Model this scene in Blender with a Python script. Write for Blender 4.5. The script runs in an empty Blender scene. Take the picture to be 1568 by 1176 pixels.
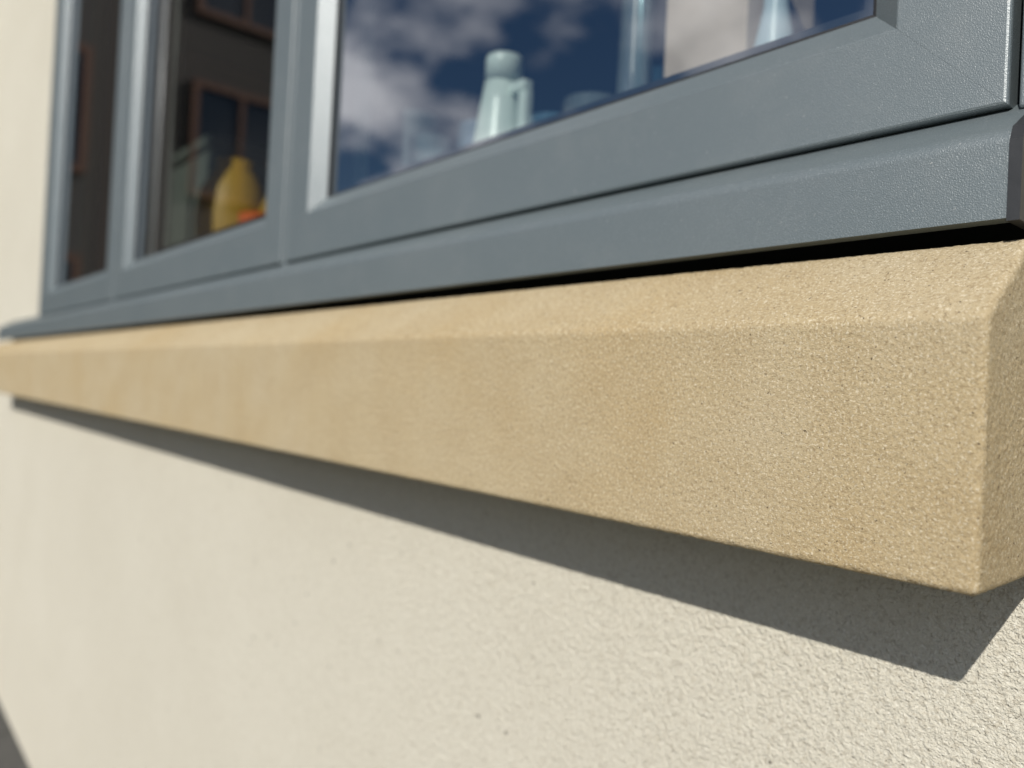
import bpy, math, random
from mathutils import Vector, Matrix, noise
random.seed(3)
Z0 = 0.947
sc = bpy.context.scene
sc.view_settings.view_transform = 'Standard'
sc.view_settings.look = 'None'
sc.view_settings.exposure = 0

# ---------------------------------------------------------------- helpers
def empty(name):
    e = bpy.data.objects.new(name, None)
    sc.collection.objects.link(e)
    return e

def mesh_obj(name, verts, faces, mat=None, parent=None, smooth=False):
    me = bpy.data.meshes.new(name)
    me.from_pydata([tuple(v) for v in verts], [], faces)
    me.update()
    if smooth:
        me.polygons.foreach_set('use_smooth', [True] * len(me.polygons))
    ob = bpy.data.objects.new(name, me)
    sc.collection.objects.link(ob)
    if mat: me.materials.append(mat)
    if parent: ob.parent = parent
    return ob

def box_data(x0, x1, y0, y1, z0, z1):
    v = [(x0,y0,z0),(x1,y0,z0),(x1,y1,z0),(x0,y1,z0),(x0,y0,z1),(x1,y0,z1),(x1,y1,z1),(x0,y1,z1)]
    f = [(0,3,2,1),(4,5,6,7),(0,1,5,4),(1,2,6,5),(2,3,7,6),(3,0,4,7)]
    return v, f

def boxes(name, lst, mat, parent=None, bevel=0):
    V, F = [], []
    for b in lst:
        v, f = box_data(*b)
        n = len(V)
        V += v
        F += [tuple(i+n for i in q) for q in f]
    ob = mesh_obj(name, V, F, mat, parent)
    if bevel:
        m = ob.modifiers.new('bev', 'BEVEL'); m.width = bevel; m.segments = 3
    return ob

def lathe(name, prof, cx, cy, mat, parent=None, n=32, cap=True):
    V, F = [], []
    for r, z in prof:
        for i in range(n):
            a = 2*math.pi*i/n
            V.append((cx + r*math.cos(a), cy + r*math.sin(a), z))
    for j in range(len(prof)-1):
        for i in range(n):
            F.append((j*n+i, j*n+(i+1)%n, (j+1)*n+(i+1)%n, (j+1)*n+i))
    if cap:
        F.append(tuple(range(n))[::-1])
        F.append(tuple((len(prof)-1)*n+i for i in range(n)))
    return mesh_obj(name, V, F, mat, parent, smooth=True)

def extrude_x(name, prof, x0, x1, mat, parent=None, smooth=False):
    n = len(prof)
    V = [(x0, y, z) for y, z in prof] + [(x1, y, z) for y, z in prof]
    F = [(i, (i+1) % n, n+(i+1) % n, n+i) for i in range(n)]
    F += [tuple(range(n))[::-1], tuple(range(n, 2*n))]
    return mesh_obj(name, V, F, mat, parent, smooth)

# ---------------------------------------------------------------- materials
class M:
    def __init__(s, name):
        s.m = bpy.data.materials.new(name); s.m.use_nodes = True
        s.nt = s.m.node_tree; s.N = s.nt.nodes; s.L = s.nt.links
        s.b = s.N['Principled BSDF']
        s.tc = s.N.new('ShaderNodeTexCoord')
    def co(s): return s.tc.outputs['Object']
    def noise(s, scale, detail=2, rough=.5, vec=None):
        n = s.N.new('ShaderNodeTexNoise'); n.inputs['Scale'].default_value = scale
        n.inputs['Detail'].default_value = detail; n.inputs['Roughness'].default_value = rough
        s.L.new(vec or s.co(), n.inputs['Vector']); return n.outputs['Fac']
    def ramp(s, fac, stops):
        r = s.N.new('ShaderNodeValToRGB'); e = r.color_ramp.elements
        while len(e) < len(stops): e.new(.5)
        for i, (p, c) in enumerate(stops):
            e[i].position = p; e[i].color = (c if len(c) == 4 else (*c, 1)) if isinstance(c, tuple) else (c, c, c, 1)
        s.L.new(fac, r.inputs['Fac']); return r.outputs['Color']
    def mix(s, fac, a, b, mode='MIX'):
        n = s.N.new('ShaderNodeMix'); n.data_type = 'RGBA'; n.blend_type = mode
        for k, v in ((0, fac), (6, a), (7, b)):
            if hasattr(v, 'links'): s.L.new(v, n.inputs[k])
            elif isinstance(v, tuple): n.inputs[k].default_value = (*v[:3], 1)
            else: n.inputs[k].default_value = v
        return n.outputs[2]
    def math(s, op, a, b=0.0):
        n = s.N.new('ShaderNodeMath'); n.operation = op
        for k, v in ((0, a), (1, b)):
            if hasattr(v, 'links'): s.L.new(v, n.inputs[k])
            else: n.inputs[k].default_value = v
        return n.outputs[0]
    def bump(s, h, dist, strength=1.0, prev=None):
        n = s.N.new('ShaderNodeBump'); n.inputs['Distance'].default_value = dist
        n.inputs['Strength'].default_value = strength
        s.L.new(h, n.inputs['Height'])
        if prev: s.L.new(prev, n.inputs['Normal'])
        return n.outputs['Normal']
    def setn(s, n): s.L.new(n, s.b.inputs['Normal'])
    def col(s, c):
        if hasattr(c, 'links'): s.L.new(c, s.b.inputs['Base Color'])
        else: s.b.inputs['Base Color'].default_value = (*c, 1)
    def p(s, **k):
        for a, v in k.items(): s.b.inputs[a.replace('_', ' ')].default_value = v

def plain(name, c, rough=.6, metal=0, var=.12, scale=40, bump=0):
    m = M(name)
    f = m.ramp(m.noise(scale, 4), [(.3, 1-var), (.7, 1+0.0)])
    m.col(m.mix(1.0, c, f, 'MULTIPLY')); m.p(Roughness=rough, Metallic=metal)
    if bump: m.setn(m.bump(m.noise(scale*3, 3), bump))
    return m.m

# cast stone
m = M('cast_stone')
base = m.ramp(m.noise(6.5, 4, .55), [(.34, (.405,.305,.165)), (.48, (.425,.337,.202)), (.66, (.44,.36,.232))])
base = m.mix(m.ramp(m.noise(24, 4, .6), [(.42, 0.0), (.72, .55)]), base, (.365,.275,.152))
base = m.mix(m.ramp(m.noise(640, 3, .75), [(.35, .75), (.50, 0.0)]), base, (.25,.182,.098))
base = m.mix(m.ramp(m.noise(860, 2, .7), [(.53, 0.0), (.68, .75)]), base, (.64,.565,.42))
base = m.mix(m.ramp(m.noise(470, 2, .6), [(.27, .95), (.335, 0.0)]), base, (.10,.072,.042))
m.col(base); m.p(Roughness=.95); m.b.inputs['Specular IOR Level'].default_value = .2
n1 = m.bump(m.noise(740, 3, .75), .0007, .9)
m.setn(m.bump(m.noise(1600, 2, .6), .0003, .9, n1))
STONE = m.m

# cream masonry render
m = M('cream_render')
base = m.ramp(m.noise(2.2, 5, .65), [(.3, (.60,.560,.460)), (.7, (.65,.612,.512))])
base = m.mix(m.ramp(m.noise(470, 3, .65), [(.34, .55), (.48, 0.0)]), base, (.41,.36,.275))
base = m.mix(m.ramp(m.noise(680, 2), [(.55, 0.0), (.70, .6)]), base, (.80,.77,.68))
base = m.mix(m.ramp(m.noise(110, 1), [(.20, .9), (.225, 0.0)]), base, (.12,.10,.08))
m.col(base); m.p(Roughness=.95); m.b.inputs['Specular IOR Level'].default_value = .2
n1 = m.bump(m.noise(460, 3, .7), .0024, .9)
n1 = m.bump(m.noise(190, 2, .5), .0022, .6, n1)
m.setn(m.bump(m.noise(1100, 2), .0006, .9, n1))
RENDER = m.m

# powder coated aluminium
m = M('powder_coated_aluminium')
base = m.mix(m.ramp(m.noise(9, 4), [(.3, 0.0), (.75, .5)]), (.112,.138,.147), (.140,.163,.169))
base = m.mix(m.ramp(m.noise(30, 5, .7), [(.5, 0.0), (.75, .25)]), base, (.19,.205,.205))
base = m.mix(m.ramp(m.noise(2200, 1), [(.64, 0.0), (.72, .6)]), base, (.34,.37,.38))
base = m.mix(m.ramp(m.noise(420, 2, .7), [(.70, 0.0), (.76, .6)]), base, (.42,.42,.40))
m.col(base); m.p(Roughness=.40, Metallic=.15)
m.b.inputs['Specular IOR Level'].default_value = 1.0
m.setn(m.bump(m.noise(1700, 2), .00024, .8))
ALU = m.m

RUB = plain('black_rubber', (.012,.012,.013), .6)
SPACER = plain('spacer_bar', (.03,.03,.032), .4)
CAP = plain('black_plastic', (.02,.021,.023), .45, bump=.0002)
PVCW = plain('white_paint', (.7,.7,.68), .4)

m = M('window_glass')
N, L = m.N, m.L
fr = N.new('ShaderNodeFresnel'); fr.inputs['IOR'].default_value = 1.5
f = m.math('ADD', m.math('MULTIPLY', fr.outputs[0], 1.0), .23)
f = m.math('MINIMUM', f, .85)
tr = N.new('ShaderNodeBsdfTransparent'); tr.inputs[0].default_value = (.84,.89,.88,1)
gl = N.new('ShaderNodeBsdfGlossy'); gl.inputs['Roughness'].default_value = .0
gl.inputs['Color'].default_value = (.95,.97,1,1)
mx = N.new('ShaderNodeMixShader'); L.new(f, mx.inputs[0]); L.new(tr.outputs[0], mx.inputs[1]); L.new(gl.outputs[0], mx.inputs[2])
L.new(mx.outputs[0], N['Material Output'].inputs['Surface'])
GLASS = m.m

def clear(name, c, dif=.3):
    m = M(name); N, L = m.N, m.L
    fr = N.new('ShaderNodeFresnel'); fr.inputs['IOR'].default_value = 1.45
    f = m.math('ADD', m.math('MULTIPLY', fr.outputs[0], 1.0), .14)
    tr = N.new('ShaderNodeBsdfTransparent'); tr.inputs[0].default_value = (*c, 1)
    gl = N.new('ShaderNodeBsdfGlossy'); gl.inputs['Roughness'].default_value = .15
    df = N.new('ShaderNodeBsdfDiffuse'); df.inputs[0].default_value = (*c, 1)
    m0 = N.new('ShaderNodeMixShader'); m0.inputs[0].default_value = dif
    L.new(tr.outputs[0], m0.inputs[1]); L.new(df.outputs[0], m0.inputs[2])
    mx = N.new('ShaderNodeMixShader'); L.new(f, mx.inputs[0]); L.new(m0.outputs[0], mx.inputs[1]); L.new(gl.outputs[0], mx.inputs[2])
    L.new(mx.outputs[0], N['Material Output'].inputs['Surface'])
    return m.m
CLEARB = clear('blue_glass', (.30,.58,.80), .28)
CLEAR = clear('clear_glass', (.72,.86,.90), .18)

# ---------------------------------------------------------------- stone sill
def round_poly(pts, rads, seg=8):
    out = []
    n = len(pts)
    for i in range(n):
        p = Vector(pts[i]); a = (Vector(pts[i-1])-p).normalized(); b = (Vector(pts[(i+1) % n])-p).normalized()
        r = rads[i]
        if r == 0: out.append(p); continue
        ang = a.angle(b); d = r/math.tan(ang/2)
        c = p + (a+b).normalized()*(r/math.sin(ang/2))
        s, e = p+a*d-c, p+b*d-c
        t = s.angle_signed(e)
        for k in range(seg+1):
            q = Matrix.Rotation(-t*k/seg, 2) @ s
            out.append(c+q)
    return out
D = .3
raw = [(.300,-.0632),(.300,.0360),(.345,.0702),(.46,.078),(.46,-.0632)]
poly = round_poly(raw, [.003,.007,.012,0,0])
prof = []
for i in range(len(poly)):
    a, b = poly[i], poly[(i+1) % len(poly)]
    ln = (b-a).length
    mid_ = (a+b)/2
    sp = .0009 if mid_.x < .352 else .004
    if ln > .05 and mid_.y < -.06: sp = .002
    k = max(1, int(ln/sp))
    for j in range(k): prof.append(a+(b-a)*(j/k))
n = len(prof)
nrm = []
for i in range(n):
    t = (prof[(i+1) % n]-prof[i-1]).normalized()
    nrm.append(Vector((-t.y, t.x)))
cen = sum(prof, Vector((0, 0)))/n
if (prof[10]-cen).dot(nrm[10]) < 0: nrm = [-q for q in nrm]
XE, XL, R = -.0927, -2.62, .003
st = []
cap_n = 70
for j in range(cap_n, 0, -1):
    s_ = (j/cap_n)
    st.append(('cap', XE, 1-s_))
for k in range(7):
    th = math.pi/2*(1-k/6)
    st.append(('r', XE-R*(1-math.sin(th)), th))
x = XE-R; dx = .0009
while x > XL:
    x -= dx
    if x < -.36: dx = min(dx*1.02, .012)
    st.append(('s', x, 0))
def disp(p):
    return (noise.noise(p*480)*.00026 + noise.noise(p*760+Vector((9, 3, 1)))*.00022
            + noise.noise(p*110)*.00012 + noise.noise(p*14)*.00012)
V, F = [], []
insp = [prof[i]-nrm[i]*R for i in range(n)]
for kind, x, q in st:
    for i in range(n):
        if kind == 'cap':
            y, z = cen + (insp[i]-cen)*q; nv = Vector((1, 0, 0))
        else:
            th = q
            y, z = prof[i]-nrm[i]*(R*(1-math.cos(th)))
            nv = Vector((math.sin(th), nrm[i].x*math.cos(th), nrm[i].y*math.cos(th)))
        p = Vector((x, y, z))
        p = p + nv*disp(p)
        V.append((p.x, p.y, p.z+Z0))
for s_ in range(len(st)-1):
    o = s_*n
    for i in range(n):
        j = (i+1) % n
        F.append((o+i, o+j, o+n+j, o+n+i))
mesh_obj('stone_window_sill', V, F, STONE, None, True)

# ---------------------------------------------------------------- house walls
house = empty('rendered_house')
YW = .384
WT = 2.35  # window top abs
OL, OR_ = -2.180, -.086
parts = [
    (-6.0, 3.0, YW, .66, -.2, Z0+.068),                # below
    (OR_, 3.0, YW, .66, Z0+.068, 5.2),                 # right
    (-6.0, OL, YW, .66, Z0+.068, 5.2),                 # left
    (OL, OR_, YW, .66, WT, 5.2),                       # above
]
boxes('wall', parts, RENDER, house)
boxes('side_wall', [(-6.0,-5.75,.662,8,-.2,5.2),(2.75,3.0,.662,8,-.2,5.2),(-5.748,2.748,7.75,8,-.2,5.2)], RENDER, house)
ROOF = plain('roof_tile', (.09,.07,.06), .8, scale=8)
mesh_obj('roof', [(-6.3,.1,5.15),(3.3,.1,5.15),(3.3,8.3,5.15),(-6.3,8.3,5.15),(-6.3,4.2,7.4),(3.3,4.2,7.4)],
         [(0,3,2,1),(0,1,5,4),(2,3,4,5),(0,4,3),(1,2,5)], ROOF, house)
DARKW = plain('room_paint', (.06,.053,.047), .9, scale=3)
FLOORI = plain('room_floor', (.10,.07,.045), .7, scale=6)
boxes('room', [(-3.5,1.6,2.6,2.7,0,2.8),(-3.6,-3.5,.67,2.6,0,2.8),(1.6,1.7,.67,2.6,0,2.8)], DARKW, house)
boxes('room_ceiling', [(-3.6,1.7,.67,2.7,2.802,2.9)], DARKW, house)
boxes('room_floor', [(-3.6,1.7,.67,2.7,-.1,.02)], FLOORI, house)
boxes('interior_window_board', [(OL,OR_,.46,.78,Z0+.13,Z0+.155)], PVCW, house, .003)
WOOD = plain('varnished_wood',(.30,.11,.04),.5,scale=9)
boxes('door_frame', [(-3.44,-3.36,.90,.98,.02,2.2),(-3.44,-3.36,1.7,1.78,.02,2.2),(-3.44,-3.36,.90,1.78,2.202,2.3)], WOOD, house)
boxes('ceiling_beam', [(-3.49,1.59,.95,1.03,2.55,2.70)], WOOD, house)

# ---------------------------------------------------------------- window
win = empty('casement_window')
YF, YG = .360, .3736
WF, WB = .0473, .0154
def ring(name, rect, prof, mat, gap=0.0):
    xl, xr, zb, zt = rect
    V, F = [], []
    m_ = len(prof)
    def corner(i, ins):
        return [(xl+ins, zb+ins), (xr-ins, zb+ins), (xr-ins, zt-ins), (xl+ins, zt-ins)][i]
    for s_ in range(4):
        e = (s_+1) % 4
        d = [(1, 0), (0, 1), (-1, 0), (0, -1)][s_]
        o = len(V)
        for c, sg in ((s_, 1), (e, -1)):
            for ins, y in prof:
                X, Z = corner(c, ins)
                V.append((X+d[0]*gap*sg, y, Z+d[1]*gap*sg))
        for i in range(m_):
            j = (i+1) % m_
            F.append((o+i, o+m_+i, o+m_+j, o+j))
        if gap:
            F.append(tuple(o+i for i in range(m_))); F.append(tuple(o+m_+i for i in range(m_))[::-1])
    return mesh_obj(name, V, F, mat, win)
def sash(k, xr, xl, zb, zt):
    rect = (xl, xr, zb, zt)
    w, b = WF, WB
    ring('sash_%d' % k, rect, [(0,.420),(0,.3618),(.0003,.3609),(.0009,.3603),(.0018,.360),(w-.0010,.360),(w-.0003,.3602),(w+.0004,.3608),
                               (w+b,.3736),(w+b,.420)], ALU, .00004)
    ring('gasket_%d' % k, rect, [(w+b-.003,.3745),(w+b+.0002,.3738),(w+b+.0018,.3742),(w+b+.002,.3758),(w+b-.003,.3765)], RUB)
    ring('spacer_%d' % k, rect, [(w+b-.002,.380),(w+b+.009,.380),(w+b+.009,.396),(w+b-.002,.396)], SPACER)
    i = w+b-.001
    mesh_obj('pane_%d' % k, [(xl+i,.3762,zb+i),(xr-i,.3762,zb+i),(xr-i,.3762,zt-i),(xl+i,.3762,zt-i)], [(0,1,2,3)], GLASS, win)
ZB = Z0+.3611*YF
ZT = WT-.035
S = [(-.2991*YF,-2.212*YF),(-2.246*YF,-4.150*YF),(-4.184*YF,-5.905*YF)]
for k, (a, b) in enumerate(S): sash(k+1, a, b, ZB, ZT)
# outer frame
fb = [(OL+.001, S[2][1]-.004, .361,.43, ZB-.002, WT-.001),
      (S[0][0]+.0035, OR_-.001, .361,.43, ZB-.002, WT-.001),
      (S[2][1]-.0035, S[0][0]+.003, .361,.43, ZT+.0035, WT-.002),
      (OL+.001, OR_-.001, .366,.43, ZB-.020, ZB-.0022)]
boxes('outer_frame', fb, ALU, win, .0012)
boxes('mullions', [((S[1][0]+S[0][1])/2-.012,(S[1][0]+S[0][1])/2+.012,.3655,.4195,ZB-.001,ZT+.003),
                   ((S[2][0]+S[1][1])/2-.012,(S[2][0]+S[1][1])/2+.012,.3655,.4195,ZB-.001,ZT+.003)], RUB, win)
boxes('mullion_covers', [((S[1][0]+S[0][1])/2-.0042,(S[1][0]+S[0][1])/2+.0042,.3612,.3654,ZB-.004,ZT+.003),
                   ((S[2][0]+S[1][1])/2-.0042,(S[2][0]+S[1][1])/2+.0042,.3612,.3654,ZB-.004,ZT+.003)], ALU, win, .0008)
# aluminium cill
cp = [(.336,.0770),(.336,.1065)]
for k in range(9):
    a = math.radians(0+58*k/8)
    cp.append((.344-.008*math.cos(a), .1065+.008*math.sin(a)))
cp += [(.372,.1335),(.40,.1345),(.40,.130),(.372,.1285),(.345,.1085),(.3385,.105),(.3385,.0795),(.344,.0790),(.344,.0768)]
cp = [(y, z+Z0) for y, z in cp]
extrude_x('aluminium_cill', cp, -2.62, -.0992, ALU, win)
cpc = [(.3345,.0755),(.3345,.1070),(.3375,.1130),(.3425,.1160),(.372,.1345),(.40,.1355),(.40,.0768)]
extrude_x('cill_end_cap', [(y, z+Z0) for y, z in cpc], -.0990, -.0945, CAP, win)
boxes('cill_void_shade', [(-2.60,-.10,.3702,.40,Z0+.074,Z0+.1284)], RUB, win)  # black strip stands in for the shaded void under the cill

# ---------------------------------------------------------------- things on inner window board
ZS = Z0+.155
WP = plain('white_plastic', (.80,.90,.84), .3)
b = empty('soap_bottle')
lathe('body', [(.024,ZS),(.029,ZS+.004),(.029,ZS+.09),(.027,ZS+.11),(.022,ZS+.145),(.0185,ZS+.168)], -.622,.51, WP, b)
lathe('cap', [(.0195,ZS+.1682),(.0195,ZS+.192),(.0188,ZS+.194)], -.620,.51, WP, b)
boxes('handle', [(-.602,-.580,.503,.517,ZS+.150,ZS+.162),(-.590,-.578,.504,.516,ZS+.085,ZS+.151),(-.605,-.582,.5035,.5165,ZS+.078,ZS+.088)], WP, b, .003)
def glass(name, x, y, r, h, mat):
    lathe(name, [(r*.8,ZS),(r*.85,ZS+h*.1),(r,ZS+h),(r*.93,ZS+h),(r*.78,ZS+h*.12)], x, y, mat, None, 32, False)
glass('drinking_glass', -.775,.50,.034,.165, CLEAR)
glass('drinking_glass', -.69,.54,.030,.145, CLEARB)
glass('drinking_glass', -.87,.52,.034,.175, CLEARB)
glass('drinking_glass', -.72,.49,.024,.125, CLEAR)
glass('drinking_glass', -.50,.52,.028,.120, CLEAR)
glass('drinking_glass', -.545,.51,.022,.112, CLEARB)
lathe('scent_bottle', [(.016,ZS),(.022,ZS+.004),(.024,ZS+.05),(.022,ZS+.10),(.020,ZS+.125),(.012,ZS+.145),(.009,ZS+.150),(.012,ZS+.155),(.014,ZS+.165),(.010,ZS+.176)],
      -.80,.485, CLEAR)
lathe('blue_bottle', [(.02,ZS),(.026,ZS+.003),(.026,ZS+.09),(.012,ZS+.12),(.012,ZS+.15)], -.455,.56, CLEARB)
bx = empty('storage_box')
CREAM = plain('cream_card', (.66,.52,.42), .8)
boxes('carton', [(-.402,-.325,.50,.60,ZS+.0005,ZS+.22)], CREAM, bx, .002)
boxes('lid', [(-.407,-.320,.496,.604,ZS+.2205,ZS+.25)], CREAM, bx, .002)
lathe('glass_vase', [(.014,ZS),(.017,ZS+.003),(.015,ZS+.12),(.014,ZS+.2),(.017,ZS+.25)], -.432,.50, CLEAR, cap=False)
lathe('spray_bottle', [(.012,ZS),(.015,ZS+.003),(.015,ZS+.11),(.009,ZS+.14),(.009,ZS+.17),(.012,ZS+.172),(.012,ZS+.2)], -.307,.51, plain('pale_blue_plastic',(.60,.72,.80),.35))
# watering can
wc = empty('watering_can')
YEL = plain('yellow_plastic', (.62,.36,.03), .5)
ORG = plain('orange_plastic', (.80,.15,.03), .5)
WX = -1.51
lathe('body', [(.05,ZS),(.056,ZS+.004),(.066,ZS+.08),(.070,ZS+.16),(.062,ZS+.21),(.042,ZS+.245),(.034,ZS+.255),(.036,ZS+.27)], WX,.57, YEL, wc)
V, F = [], []
for k in range(17):
    a = math.radians(-80+k*10.0)
    c = Vector((WX-.03-.07*math.cos(a), .57, ZS+.18+.075*math.sin(a)))
    for j in range(8):
        t = 2*math.pi*j/8
        V.append(c+Vector((math.cos(a)*.009*math.cos(t), .009*math.sin(t), -math.sin(a)*.009*math.cos(t))))
for k in range(16):
    for j in range(8): F.append((k*8+j, k*8+(j+1)%8, k*8+8+(j+1)%8, k*8+8+j))
mesh_obj('handle', V, F, YEL, wc, True)
V, F = [], []
for k in range(10):
    t_ = k/9
    c = Vector((WX+.05+.19*t_, .57, ZS+.06+.15*t_**1.2)); r = .020-.006*t_+(.022 if k == 9 else 0)
    for j in range(12):
        t = 2*math.pi*j/12
        V.append(c+Vector((-.7*r*math.cos(t), r*math.sin(t), .7*r*math.cos(t))))
for k in range(9):
    for j in range(12): F.append((k*12+j, k*12+(j+1)%12, k*12+12+(j+1)%12, k*12+12+j))
mesh_obj('spout', V, F, YEL, wc, True)
om = empty('orange_mug')
lathe('cup', [(.026,ZS),(.030,ZS+.003),(.032,ZS+.110),(.029,ZS+.110),(.027,ZS+.01)], -1.21,.50, ORG, om)
boxes('mug_handle', [(-1.177,-1.157,.497,.503,ZS+.085,ZS+.092),(-1.161,-1.154,.4965,.5035,ZS+.035,ZS+.0935),(-1.177,-1.157,.497,.503,ZS+.036,ZS+.043)], ORG, om, .002)
bb = empty('bread_bin')
GG = plain('grey_green_enamel', (.17,.185,.155), .5)
boxes('bin_body', [(-1.93,-1.63,.56,.76,ZS+.001,ZS+.33)], GG, bb, .02)
boxes('bin_lid', [(-1.935,-1.625,.555,.765,ZS+.3305,ZS+.355)], GG, bb, .008)
lathe('bin_knob', [(.008,ZS+.355),(.008,ZS+.365),(.016,ZS+.37),(.014,ZS+.38)], -1.78,.66, GG, bb)
lp = empty('table_lamp')
LM = plain('brushed_steel', (.42,.42,.40), .4)
lathe('lamp_stem', [(.05,ZS),(.05,ZS+.008),(.012,ZS+.012),(.012,ZS+.80)], -1.71,.50, LM, lp)
lathe('lamp_shade', [(.07,ZS+.72),(.045,ZS+.90)], -1.71,.50, plain('dark_fabric',(.06,.05,.045),.9), lp, cap=False)
WOODP = plain('oak_board', (.28,.13,.055), .6, scale=12)
boxes('chopping_board', [(-1.36,-1.22,.62,.64,ZS+.001,ZS+.60)], WOODP, None, .006)
boxes('wooden_shutter', [(-2.17,-2.12,.47,.60,ZS+.001,2.33)], plain('red_brown_wood',(.20,.07,.035),.6,scale=12), None, .004)

# ---------------------------------------------------------------- outside
m = M('paving')
br = m.N.new('ShaderNodeTexBrick'); br.inputs['Scale'].default_value = 1.6
br.inputs['Color1'].default_value = (.07,.07,.065,1); br.inputs['Color2'].default_value = (.10,.095,.09,1)
br.inputs['Mortar'].default_value = (.03,.03,.025,1); br.inputs['Mortar Size'].default_value = .012
m.L.new(m.co(), br.inputs['Vector'])
m.col(m.mix(.4, br.outputs[0], m.ramp(m.noise(30,5), [(.3,(.03,.03,.027)),(.7,(.10,.095,.085))]))); m.p(Roughness=.9)
PAV = m.m
m = M('lawn')
m.col(m.ramp(m.noise(25,5,.7), [(.3,(.03,.055,.015)),(.7,(.075,.11,.03))])); m.p(Roughness=.95)
m.setn(m.bump(m.noise(90,3), .03)); LAWN = m.m
mesh_obj('ground', [(-250,-250,-.004),(250,-250,-.004),(250,250,-.004),(-250,250,-.004)], [(0,1,2,3)], LAWN)
mesh_obj('patio', [(-9,-3.2,0.002),(4,-3.2,0.002),(4,.39,0.002),(-9,.39,0.002)], [(0,1,2,3)], PAV)

# dark brick house beyond the far end (seen reflected in the panes)
m = M('brick')
br = m.N.new('ShaderNodeTexBrick'); br.inputs['Scale'].default_value = 4.4
br.inputs['Color1'].default_value = (.045,.022,.015,1); br.inputs['Color2'].default_value = (.065,.032,.02,1)
br.inputs['Mortar'].default_value = (.06,.052,.045,1); br.inputs['Mortar Size'].default_value = .02
mp = m.N.new('ShaderNodeMapping'); mp.inputs['Rotation'].default_value = (math.radians(90), 0, math.radians(90))
m.L.new(m.co(), mp.inputs[0]); m.L.new(mp.outputs[0], br.inputs['Vector'])
m.col(br.outputs[0]); m.p(Roughness=.9); BR = m.m
bh = empty('brick_house')
boxes('walls', [(-18,-10,-4.3,6,-.1,7.6)], BR, bh)
mesh_obj('roof', [(-18.4,-4.4,7.55),(-9.8,-4.4,7.55),(-9.8,6.3,7.55),(-18.4,6.3,7.55),(-14,-4.4,9.8),(-14,6.3,9.8)],
         [(0,3,2,1),(1,2,5,4),(3,0,4,5),(0,1,4),(2,3,5)], ROOF, bh)
DG = plain('dark_glass', (.02,.025,.03), .1)
DT = plain('brown_timber', (.11,.045,.02), .6, scale=9)
wb, wf = [], []
for y in (-3.6,-1.2,1.6):
    for z in (.9,3.3,5.6):
        wb.append((-10.03,-9.97,y,y+1.1,z,z+1.3))
        for q in ((y-.08,y,z-.08,z+1.38),(y+1.1,y+1.18,z-.08,z+1.38),(y+.001,y+1.099,z-.08,z),(y+.001,y+1.099,z+1.3,z+1.38),(y+.52,y+.58,z+.001,z+1.299)):
            wf.append((-10.02,-9.93,*q))
boxes('window_glass', wb, DG, bh); boxes('window_frames', wf, DT, bh)
lathe('downpipe', [(.05,.05),(.05,7.4)], -9.9, -2.0, LM, bh, 12)
# garden fence
FW = plain('fence_timber', (.17,.10,.055), .8, scale=12)
fl = []
y = -14.0
while y < -4.7:
    fl.append((-9.5,-9.48,y,y+.14,.05,1.8)); y += .15
x = -9.4
while x < 10:
    fl.append((x,x+.14,-14.0,-13.98,.05,1.8)); x += .15
boxes('garden_fence', fl, FW)

# ---------------------------------------------------------------- world, sun
w = bpy.data.worlds.new('World'); sc.world = w; w.use_nodes = True
nt = w.node_tree; N = nt.nodes; L = nt.links
light = Vector((-.1035,.28,-.1935)).normalized()
el = math.asin(-light.z); az = math.atan2(-light.x, -light.y)
sky = N.new('ShaderNodeTexSky'); sky.sky_type = 'NISHITA'; sky.sun_disc = False
sky.sun_elevation = el; sky.sun_rotation = az; sky.dust_density = .3; sky.altitude = 800; sky.ozone_density = 3
bg = N['Background']; bg.inputs[1].default_value = .065
hs = N.new('ShaderNodeHueSaturation'); hs.inputs['Saturation'].default_value = 1.12
L.new(sky.outputs[0], hs.inputs['Color']); L.new(hs.outputs[0], bg.inputs[0])
tc = N.new('ShaderNodeTexCoord')
sep = N.new('ShaderNodeSeparateXYZ'); L.new(tc.outputs['Generated'], sep.inputs[0])
def wm(op, a, b=0.):
    n_ = N.new('ShaderNodeMath'); n_.operation = op
    for k, v in ((0, a), (1, b)):
        if hasattr(v, 'links'): L.new(v, n_.inputs[k])
        else: n_.inputs[k].default_value = v
    return n_.outputs[0]
zz = wm('ADD', wm('MAXIMUM', sep.outputs[2], 0.0), .22)
cx = wm('DIVIDE', sep.outputs[0], zz); cy = wm('DIVIDE', sep.outputs[1], zz)
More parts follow.
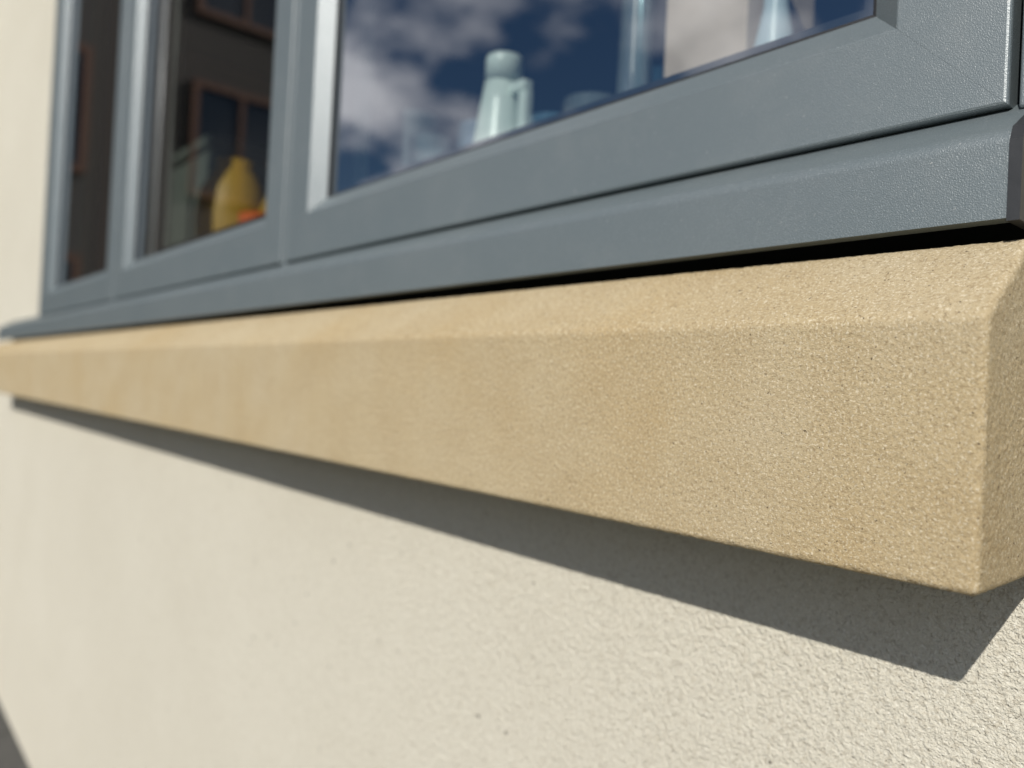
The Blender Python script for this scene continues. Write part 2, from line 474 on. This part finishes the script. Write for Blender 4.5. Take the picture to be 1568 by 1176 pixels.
cmb = N.new('ShaderNodeCombineXYZ'); L.new(cx, cmb.inputs[0]); L.new(cy, cmb.inputs[1])
cmb.inputs[2].default_value = 1.38
nz = N.new('ShaderNodeTexNoise'); nz.inputs['Scale'].default_value = 3.4; nz.inputs['Detail'].default_value = 7; nz.inputs['Roughness'].default_value = .52
L.new(cmb.outputs[0], nz.inputs['Vector'])
rp = N.new('ShaderNodeValToRGB'); rp.color_ramp.elements[0].position = .44; rp.color_ramp.elements[1].position = .66
L.new(nz.outputs['Fac'], rp.inputs[0])
bg2 = N.new('ShaderNodeBackground'); bg2.inputs[0].default_value = (.95,.95,1,1); bg2.inputs[1].default_value = 1.25
mx = N.new('ShaderNodeMixShader'); L.new(rp.outputs[0], mx.inputs[0]); L.new(bg.outputs[0], mx.inputs[1]); L.new(bg2.outputs[0], mx.inputs[2])
L.new(mx.outputs[0], N['World Output'].inputs[0])

sd = bpy.data.lights.new('sun', 'SUN'); sd.energy = 4.4; sd.angle = math.radians(.5); sd.color = (1,.965,.90)
so = bpy.data.objects.new('sun', sd); sc.collection.objects.link(so)
so.rotation_euler = light.to_track_quat('-Z', 'Y').to_euler()

# ---------------------------------------------------------------- camera
cd = bpy.data.cameras.new('camera'); cam = bpy.data.objects.new('camera', cd); sc.collection.objects.link(cam)
cd.sensor_width = 36; cd.lens = 36*1178/1568
cd.clip_start = .01; cd.clip_end = 1000
yaw = math.radians(41.19); pit = 13.5/1178; rho = .05
c, s = math.cos(yaw), math.sin(yaw)
d0 = Vector((-c, s, 0)); r0 = Vector((s, c, 0)); zv = Vector((0, 0, 1))
d = d0*math.cos(pit)+zv*math.sin(pit); u = zv*math.cos(pit)-d0*math.sin(pit)
Rv = r0*math.cos(rho)+u*math.sin(rho); Uv = -r0*math.sin(rho)+u*math.cos(rho)
mt = Matrix((Rv, Uv, -d)).transposed().to_4x4(); mt.translation = Vector((0, 0, Z0))
cam.matrix_world = mt
cd.dof.use_dof = True; cd.dof.focus_distance = .318; cd.dof.aperture_fstop = 5.2
sc.camera = cam
